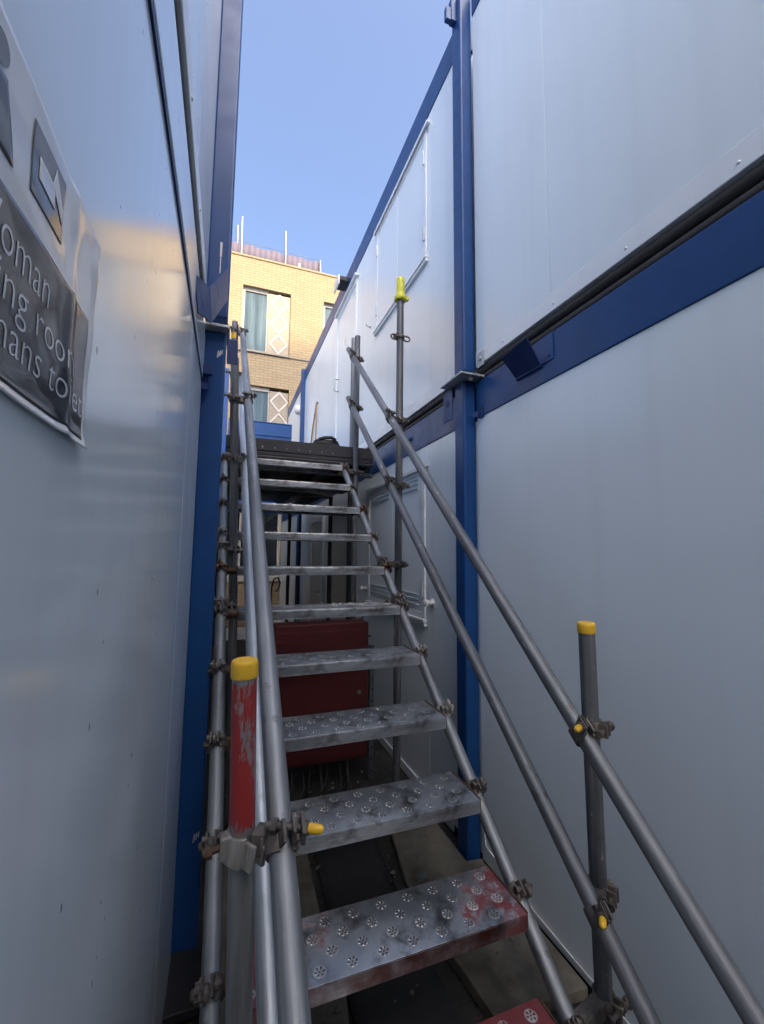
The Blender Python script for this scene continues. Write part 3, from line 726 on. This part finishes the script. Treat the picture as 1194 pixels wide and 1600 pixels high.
# big swing clamp round the red post, and its strap over the upper left handrail
P = onp(PLN, 1.035); rr = on(LU, .885); rd = (LU[1]-LU[0]).normalized()
m = MB(); m.band(P, (.16, .05, 1), (.75, -1, 0), .0252, .0080, .052, gap=30, seg=36)
m.obox(P+Vector((.030, -.030, .006)), (.75, -1, 0), (.8, .6, 0), (0, 0, 1), .012, .004, .024)
m.lathe(P+Vector((.034, -.033, .010)), (.8, .2, .1), [(.010, 0), (.010, .005), (.007, .010)], 16)
m.obox(P+Vector((-.030, -.006, .010)), (1, .1, .1), (0, 1, 0), (0, 0, 1), .010, .014, .020)
m.build('swing_clamp', 'cast_light', stair, bevel=.0025, seg=3)
m = MB(); m.tube(P+Vector((-.036, -.012, .012)), P+Vector((-.070, -.016, .008)), .0065, 14); m.lathe(P+Vector((-.054, -.015, .0095)), (-1, 0, -.1), [(.012, 0), (.012, .011)], 6); m.build('swing_bolt', 'rusty_iron', stair, bevel=.001, seg=1)
# loose grit lying on a middle tread
m = MB(); y6, z6 = tread_pos(6)
for k in range(260):
    x = random.uniform(.12, .86); x = x if random.random() < .45 else random.uniform(.55, .86)
    y = y6+random.uniform(.05, .20); r = random.uniform(.0015, .0065); c = Vector((x, y, z6+r*.5))
    vs = [c+Vector((random.uniform(.7, 1.2)*r*a, random.uniform(.7, 1.2)*r*b_, random.uniform(.5, .9)*r*cc)) for a, b_, cc in ((1, 0, 0), (-1, 0, 0), (0, 1, 0), (0, -1, 0), (0, 0, 1), (0, 0, -.6))]
    m.add(vs, [(0, 2, 4), (2, 1, 4), (1, 3, 4), (3, 0, 4), (2, 0, 5), (1, 2, 5), (3, 1, 5), (0, 3, 5)])
o = m.build('grit', 'grit'); o['kind'] = 'stuff'; o['label'] = 'pale grit scattered on a middle tread'

# ------------------------------------------------------------------ landing
land = thing('landing_platform', 'black landing platform at the top of the scaffold staircase', 'platform', (.58, 5.5, 2.33))
m = MB(); m.box(-.03, 1.20, 3.545, 7.55, 2.485, 2.53); m.build('deck', 'black_steel', land, bevel=.002)
m = MB(); m.box(-.035, 1.205, 3.525, 3.543, 2.435, 2.534); rivets_y = [(.05+.098*k) for k in range(12)]
m.box(-.035, 1.205, 3.53, 3.56, 2.40, 2.432); m.tube((-.035, 3.545, 2.385), (1.205, 3.545, 2.385), .016, 14); f = m.build('front_fascia', 'black_steel', land, bevel=.002)
m = MB()
for x in rivets_y: m.lathe((x, 3.525, 2.462), (0, -1, 0), [(.006, 0), (.005, .003), (.002, .005)], 10)
m.build('screw_heads', 'galv_bright', f)
for x in (-.01, .38, .80, 1.17): 
    m = MB(); m.box(x-.025, x+.025, 3.58, 7.5, 2.335, 2.483); m.build('joist', 'black_steel', land, bevel=.003)
for y in (3.62, 5.2, 6.6):
    m = MB(); m.tube((-.05, y, 2.308), (1.22, y, 2.308), TR, 20, .0035); m.build('bearer', 'galv_tube_dark', land)
m = MB(); m.obox((.75, 4.6, 2.29), (1, .9, 0), (-.9, 1, 0), (0, 0, 1), .55, .03, .012); m.build('brace_board', 'timber', land, bevel=.002)
for x, y in ((1.17, 5.0), (.865, 6.3), (1.03, 3.64), (-.02, 6.3), (1.18, 7.3)):
    m = MB(); m.tube((x, y, 0), (x, y, 2.285), TR, 20); m.build('support_post', 'black_steel', land)
m = MB(); m.box(-.05, 1.06, 7.80, 7.86, 2.30, 3.955); m.box(-.05, 1.06, 7.79, 7.87, 3.957, 3.975); m.box(-.05, 1.06, 7.785, 7.80, 3.72, 3.75)
tag(m.build('guard_panel', 'blue_paint', bevel=.003), 'solid blue steel guard panel closing the far end of the landing', 'panel')
# coil of hose on the landing
m = MB()
for k in range(4):
    rr = .115-.012*(k % 2); zz = 2.545+.024*k
    m.path([(.83+rr*math.cos(a)+.01*random.uniform(-1, 1), 3.80+rr*.8*math.sin(a), zz+.004*math.sin(3*a+k)) for a in [R(15*j) for j in range(25)]], .017, 10)
m.path([(.90, 3.72, 2.635), (.86, 3.70, 2.648), (.80, 3.71, 2.645), (.75, 3.73, 2.63)], .015, 10)
tag(m.build('hose_coil', 'black_rubber'), 'coil of black hose lying on the landing edge', 'hose')
m = MB(); m.path([(1.303, 7.33, 3.2), (1.295, 7.05, 3.62), (1.285, 6.66, 4.03), (1.29, 6.68, 3.7), (1.295, 6.72, 3.2)], .012, 10); m.lathe((XR, 6.66, 4.04), (-1, 0, 0), [(.025, 0), (.02, .03)], 12)
tag(m.build('hanging_rope', 'timber'), 'rope hanging from a hook on the upper right cabin wall', 'rope')

# ------------------------------------------------------------------ under the stairs
rb = thing('red_cabinet', 'dark red steel cabinet on slotted steel legs beneath the stairs', 'cabinet', (.66, 3.1, 0))
m = MB(); m.box(.335, 1.005, 3.0, 3.17, .17, 1.105); m.build('body', 'red_steel', rb, bevel=.006)
m = MB(); m.box(.352, .988, 2.994, 2.9995, .19, 1.055); dr = m.build('door', 'red_steel', rb, bevel=.002)
m = MB(); m.lathe((.935, 2.994, .62), (0, -1, 0), [(.016, 0), (.016, .004), (.008, .008)], 16); m.build('lock', 'cast_light', dr)
for zz in (.32, .92):
    m = MB(); m.tube((.349, 2.992, zz-.04), (.349, 2.992, zz+.04), .006, 10); m.build('hinge', 'red_steel', dr)
m = MB(); m.box(.31, 1.015, 2.992, 3.02, 1.0, 1.012) if False else m.box(.335, .40, 2.986, 2.9935, .985, .997); m.box(.955, 1.02, 2.986, 2.9935, 1.0, 1.012); m.build('catch', 'red_steel', rb, bevel=.001, seg=1)
for x in (1.025, .31):
    m = MB(); m.box(x, x+.004, 3.02, 3.061, .0, .93); m.box(x+.0042, x+.030, 3.02, 3.024, 0, .93); lg = m.build('slotted_leg', 'galv_tube', rb)
    m = MB()
    for k in range(11): m.lathe((x+.017, 3.0198, .06+.08*k), (0, -1, 0), [(.006, 0), (.006, .0006)], 10)
    m.build('slot', 'dark_gap', lg)
m = MB(); m.tube((.99, 3.1, 1.106), (.99, 3.1, 1.16), .012, 10); m.tube((.50, 3.12, 1.106), (.50, 3.12, 1.15), .008, 10); m.build('stud', 'galv_tube', rb)
for k in range(8):
    x = .42+.065*k; a = random.uniform(-.06, .06); m = MB()
    m.path([(x, 3.08, .17), (x+a*.3, 3.04, .11), (x+a, 2.98+random.uniform(-.05, .05), .03), (x+a*2-.1, 2.80+random.uniform(-.1, .1), .012), (x-.2+a, 2.6, .012)], random.choice([.006, .008, .010]), 8)
    m.build('cable', 'grey_cable' if k % 3 else 'black_rubber', rb)

def slab(name, pts, z0, z1, mat):
    m = MB(); m.slab([(x, y, z0) for x, y in pts], z1-z0); o = m.build(name, mat, bevel=.006); return o
struct(slab('concrete_pad', [(.92, 1.36), (1.30, 1.33), (1.30, 2.02), (1.22, 2.03), (1.22, 2.42), (.945, 2.40), (.86, 1.92)], .004, .05, 'concrete'))
struct(slab('concrete_pad', [(.05, 1.2), (.40, 1.2), (.47, 1.6), (.455, 2.0), (.47, 2.42), (.05, 2.45)], .004, .045, 'concrete'))
m = MB(); N = 26
vs = []; fs = []
for i in range(N+1):
    for j in range(7):
        y = .9+1.55*i/N; x = .50+.34*j/6+.02*math.sin(y*3); vs.append((x, y, .012+.010*math.sin(x*23+y*5)*math.sin(y*9+1)+.008))
for i in range(N):
    for j in range(6): k = i*7+j; fs.append((k, k+1, k+8, k+7))
m.add(vs, fs, True); o = m.build('rubber_mat', 'black_rubber'); s = o.modifiers.new('th', 'SOLIDIFY'); s.thickness = .006
tag(o, 'crumpled black rubber matting on the ground below the lowest treads', 'mat')
m = MB(); m.box(.93, .98, 1.98, 2.02, .051, .055); m.path([(.62, 2.46, .04), (.90, 2.47, .07), (1.20, 2.44, .06)], .016, 12); 
tag(m.build('ground_pipe', 'galv_tube_dark'), 'dark pipe lying on the ground across the concrete pad', 'pipe')

m = MB()
for k in range(520):
    x, y = random.uniform(-.10, 1.29), random.uniform(.75, 3.4); r = random.choice([.003, .004, .006, .009, .013]); zb = .048 if (x > .93 and 1.4 < y < 2.0) or (.08 < x < .45 and 1.25 < y < 2.4) else .008
    c = Vector((x, y, zb+r*.4)); f = lambda: random.uniform(.6, 1.25)*r
    m.add([c+Vector((f(), 0, 0)), c+Vector((-f(), 0, 0)), c+Vector((0, f(), 0)), c+Vector((0, -f(), 0)), c+Vector((0, 0, f()*.8)), c+Vector((0, 0, -r*.6))], [(0, 2, 4), (2, 1, 4), (1, 3, 4), (3, 0, 4), (2, 0, 5), (1, 2, 5), (3, 1, 5), (0, 3, 5)])
o = m.build('gravel', 'concrete'); o['kind'] = 'stuff'; o['label'] = 'loose stones and crumbs on the ground under the stairs'
m = MB(); m.slab([(.54, 1.93, .036), (.585, 1.935, .040), (.59, 1.985, .037), (.55, 1.98, .035)], .003)
tag(m.build('plastic_scrap', 'grey_cable'), 'small scrap of grey plastic lying on the black matting', 'litter')

# far clutter: hose loop on a stand, stack of boards
m = MB(); m.path([(.70, 6.9, .05), (.70, 6.9, 1.05), (.73, 6.9, 1.19), (.79, 6.9, 1.22), (.83, 6.9, 1.14), (.81, 6.9, 1.04), (.76, 6.9, 1.0)], .012, 10)
tag(m.build('hose_loop', 'black_rubber'), 'black hose looped over beneath the far end of the landing', 'hose')
for k in range(4):
    m = MB(); m.box(-.05+.02*k, 1.0-.03*k, 9.6+.03*k, 10.2, .03+.06*k, .085+.06*k)
    tag(m.build('timber_board', 'timber', bevel=.003), 'sawn timber board, %s in the stack by the brick building' % ('lowest', 'second from bottom', 'second from top', 'topmost')[k], 'board', 'boards stacked by the brick building')

# ------------------------------------------------------------------ brick building
BY = 11.5
bl = thing('brick_building', 'sunlit buff brick block with white windows and diamond panels', 'building', (1, BY, 0))
# openings: (x0, x1, z0, z1, kind)
OP = [(.14, 1.42, 7.035, 8.86, 'p'), (2.36, 3.64, 7.035, 8.86, 'p'), (.36, 1.45, 4.20, 6.07, 'p'), (2.36, 3.64, 4.03, 6.07, 'p'), (-2.3, -1.02, 7.035, 8.86, 'p'), (-2.3, -1.02, 4.03, 6.07, 'p'), (-.45, 1.36, .99, 2.75, 'w')]
def facade():
    xs = sorted({-7.0, 7.0, *[o[0] for o in OP], *[o[1] for o in OP]}); zs = sorted({0.0, 9.66, *[o[2] for o in OP], *[o[3] for o in OP]})
    m = MB()
    for a, b in zip(xs[:-1], xs[1:]):
        for c, d in zip(zs[:-1], zs[1:]):
            if any(o[0] <= a and b <= o[1] and o[2] <= c and d <= o[3] for o in OP): continue
            m.add([(a, BY, c), (b, BY, c), (b, BY, d), (a, BY, d)], [(0, 1, 2, 3)])
    for x0, x1, z0, z1, k in OP:
        q = .16
        m.add([(x0, BY, z0), (x0, BY+q, z0), (x0, BY+q, z1), (x0, BY, z1)], [(0, 1, 2, 3)]); m.add([(x1, BY, z0), (x1, BY, z1), (x1, BY+q, z1), (x1, BY+q, z0)], [(0, 1, 2, 3)])
        m.add([(x0, BY, z1), (x0, BY+q, z1), (x1, BY+q, z1), (x1, BY, z1)], [(0, 1, 2, 3)]); m.add([(x0, BY, z0), (x1, BY, z0), (x1, BY+q, z0), (x0, BY+q, z0)], [(0, 1, 2, 3)])
    m.add([(-7, BY, 9.66), (7, BY, 9.66), (7, BY+8, 9.66), (-7, BY+8, 9.66)], [(0, 1, 2, 3)])
    m.add([(-7, BY, 0), (-7, BY, 9.66), (-7, BY+8, 9.66), (-7, BY+8, 0)], [(0, 1, 2, 3)]); m.add([(7, BY, 0), (7, BY+8, 0), (7, BY+8, 9.66), (7, BY, 9.66)], [(0, 1, 2, 3)])
    m.add([(-7, BY+8, 0), (-7, BY+8, 9.66), (7, BY+8, 9.66), (7, BY+8, 0)], [(0, 1, 2, 3)])
    o = m.build('wall', 'buff_brick', bl)
    c = MB(); c.box(-7.02, 7.02, BY-.02, BY+.3, 9.661, 9.72); c.build('coping', 'buff_brick', bl, bevel=.005)
    c = MB(); c.box(-7.0, 7.0, BY-.012, BY-.001, 6.955, 6.99); c.build('string_course', 'dark_gap', bl)
facade()
for x0, x1, z0, z1, k in OP:
    yb = BY+.10
    f = MB()
    if k == 'p':
        xm = x0+(x1-x0)*.53
        f.box(x0, x0+.06, yb, yb+.06, z0, z1); f.box(xm-.03, xm, yb, yb+.06, z0, z1); f.box(x0+.06, xm-.03, yb, yb+.06, z1-.10, z1); f.box(x0+.06, xm-.03, yb, yb+.06, z0, z0+.06)
    else:
        xm = x1
        f.box(x0, x0+.06, yb, yb+.06, z0, z1); f.box(x1-.08, x1, yb, yb+.06, z0, z1); f.box(x0+.06, x1-.08, yb, yb+.06, z1-.06, z1); f.box(x0+.06, x1-.08, yb, yb+.06, z0, z0+.05); f.box(.30, .36, yb, yb+.06, z0+.05, z1-.06)
    w = f.build('window', 'frame_white', bl, bevel=.004)
    gl = MB(); gl.box(x0+.061, xm-.031 if k == 'p' else x1-.081, yb+.035, yb+.05, z0+.061, z1-.101 if k == 'p' else z1-.061); gl.build('pane', 'window_glass' if k == 'p' else 'dark_glass', w)
    s = MB(); s.box(x0-.02, x1+.02, BY-.05, BY+.099, z0-(.12 if k == 'w' else .06), z0-.002); s.build('sill', 'frame_white' if k == 'w' else 'perforated_cream', w, bevel=.004)
    if k == 'p':
        p = MB(); p.box(xm+.002, x1-.004, yb-.045, yb-.01, z0, z1-.08); pn = p.build('diamond_panel', 'perforated_cream', bl, bevel=.004)
        cx = (xm+x1)/2; hh = (z1-z0-.08)/6
        for j in range(3):
            cz = z0+hh*(2*j+1)+.02; dm = MB(); a, b2 = .225, .265
            for s1, s2 in ((1, 1), (1, -1), (-1, -1), (-1, 1)):
                P0, P1 = Vector((cx+s1*a, yb-.052, cz)), Vector((cx, yb-.052, cz+s2*b2)); dd = (P1-P0)
                dm.obox((P0+P1)/2, dd, Vector((-dd.z, 0, dd.x)), (0, 1, 0), dd.length/2+.01, .020, .006+.0007*(s1+1)+.0004*(s2+1))
            dm.build('diamond', 'frame_white', pn)
# roof-edge guardrail with netting
gr = thing('roof_guardrail', 'scaffold guardrail with purple debris netting on the brick roof edge', 'guardrail', (1, BY, 9.72))
for x, y, h in ((-.05, BY+.45, 10.85), (.06, BY+.2, 10.95), (1.26, BY+.2, 10.85), (2.28, BY+.2, 10.22), (-1.8, BY+.2, 10.9)):
    m = MB(); m.tube((x, y, 9.721), (x-.02, y, h), .032, 16); m.build('pole', 'galv_tube', gr)
m = MB(); N = 80
vs = []; 
for i in range(N+1):
    x = -1.8+4.1*i/N
    for z in (9.73, 9.95, 10.19+.02*math.sin(i*.5)): vs.append((x, BY+.25+.015*math.sin(i*.9+z*3), z))
m.add(vs, [(3*i+k, 3*i+3+k, 3*i+4+k, 3*i+1+k) for i in range(N) for k in (0, 1)], True)
o = m.build('netting', 'debris_net', gr); s = o.modifiers.new('th', 'SOLIDIFY'); s.thickness = .008
m = MB(); m.tube((-1.8, BY+.235, 10.25), (2.28, BY+.235, 10.25), .006, 8); m.build('rail', 'galv_tube_dark', gr)
m = MB(); m.box(1.62, 1.68, BY+.18, BY+.21, 9.80, 9.97); m.build('tag_plate', 'white_plastic', gr)
# black downpipe on the facade
m = MB(); m.tube((1.50, BY-.06, 0.02), (1.50, BY-.06, 4.0), .045, 16); [m.box(1.44, 1.56, BY-.115, BY-.001, z, z+.05) for z in (1.0, 2.6)]
tag(m.build('downpipe', 'black_steel'), 'black downpipe on the brick wall right of the ground floor window', 'pipe')
# added unseen tower behind the camera, casting shade over the yard and lower facade
nb = thing('shade_tower', 'added unseen brick tower behind the camera, shading the passage and lower facade', 'building', (8, -65, 0))
m = MB(); m.box(-6, 22, -70, -60, 0, 71.6); m.build('wall', 'buff_brick', nb)
m = MB(); m.box(-6.2, 22.2, -70.2, -59.8, 71.601, 71.9); m.build('roof', 'concrete', nb)

hd = thing('rear_light_screen', 'added unseen hoarding closing the passage behind the camera', 'light_screen', (.6, -7.2, 0))  # boards added out of view to darken the lower passage
m = MB(); m.box(-.13, 1.31, -7.22, -7.20, .02, 3.6); m.build('board', 'timber', hd)
for x in (-.05, .6, 1.22):
    m = MB(); m.box(x, x+.07, -7.30, -7.222, 0, 3.6); m.build('stud', 'timber', hd)
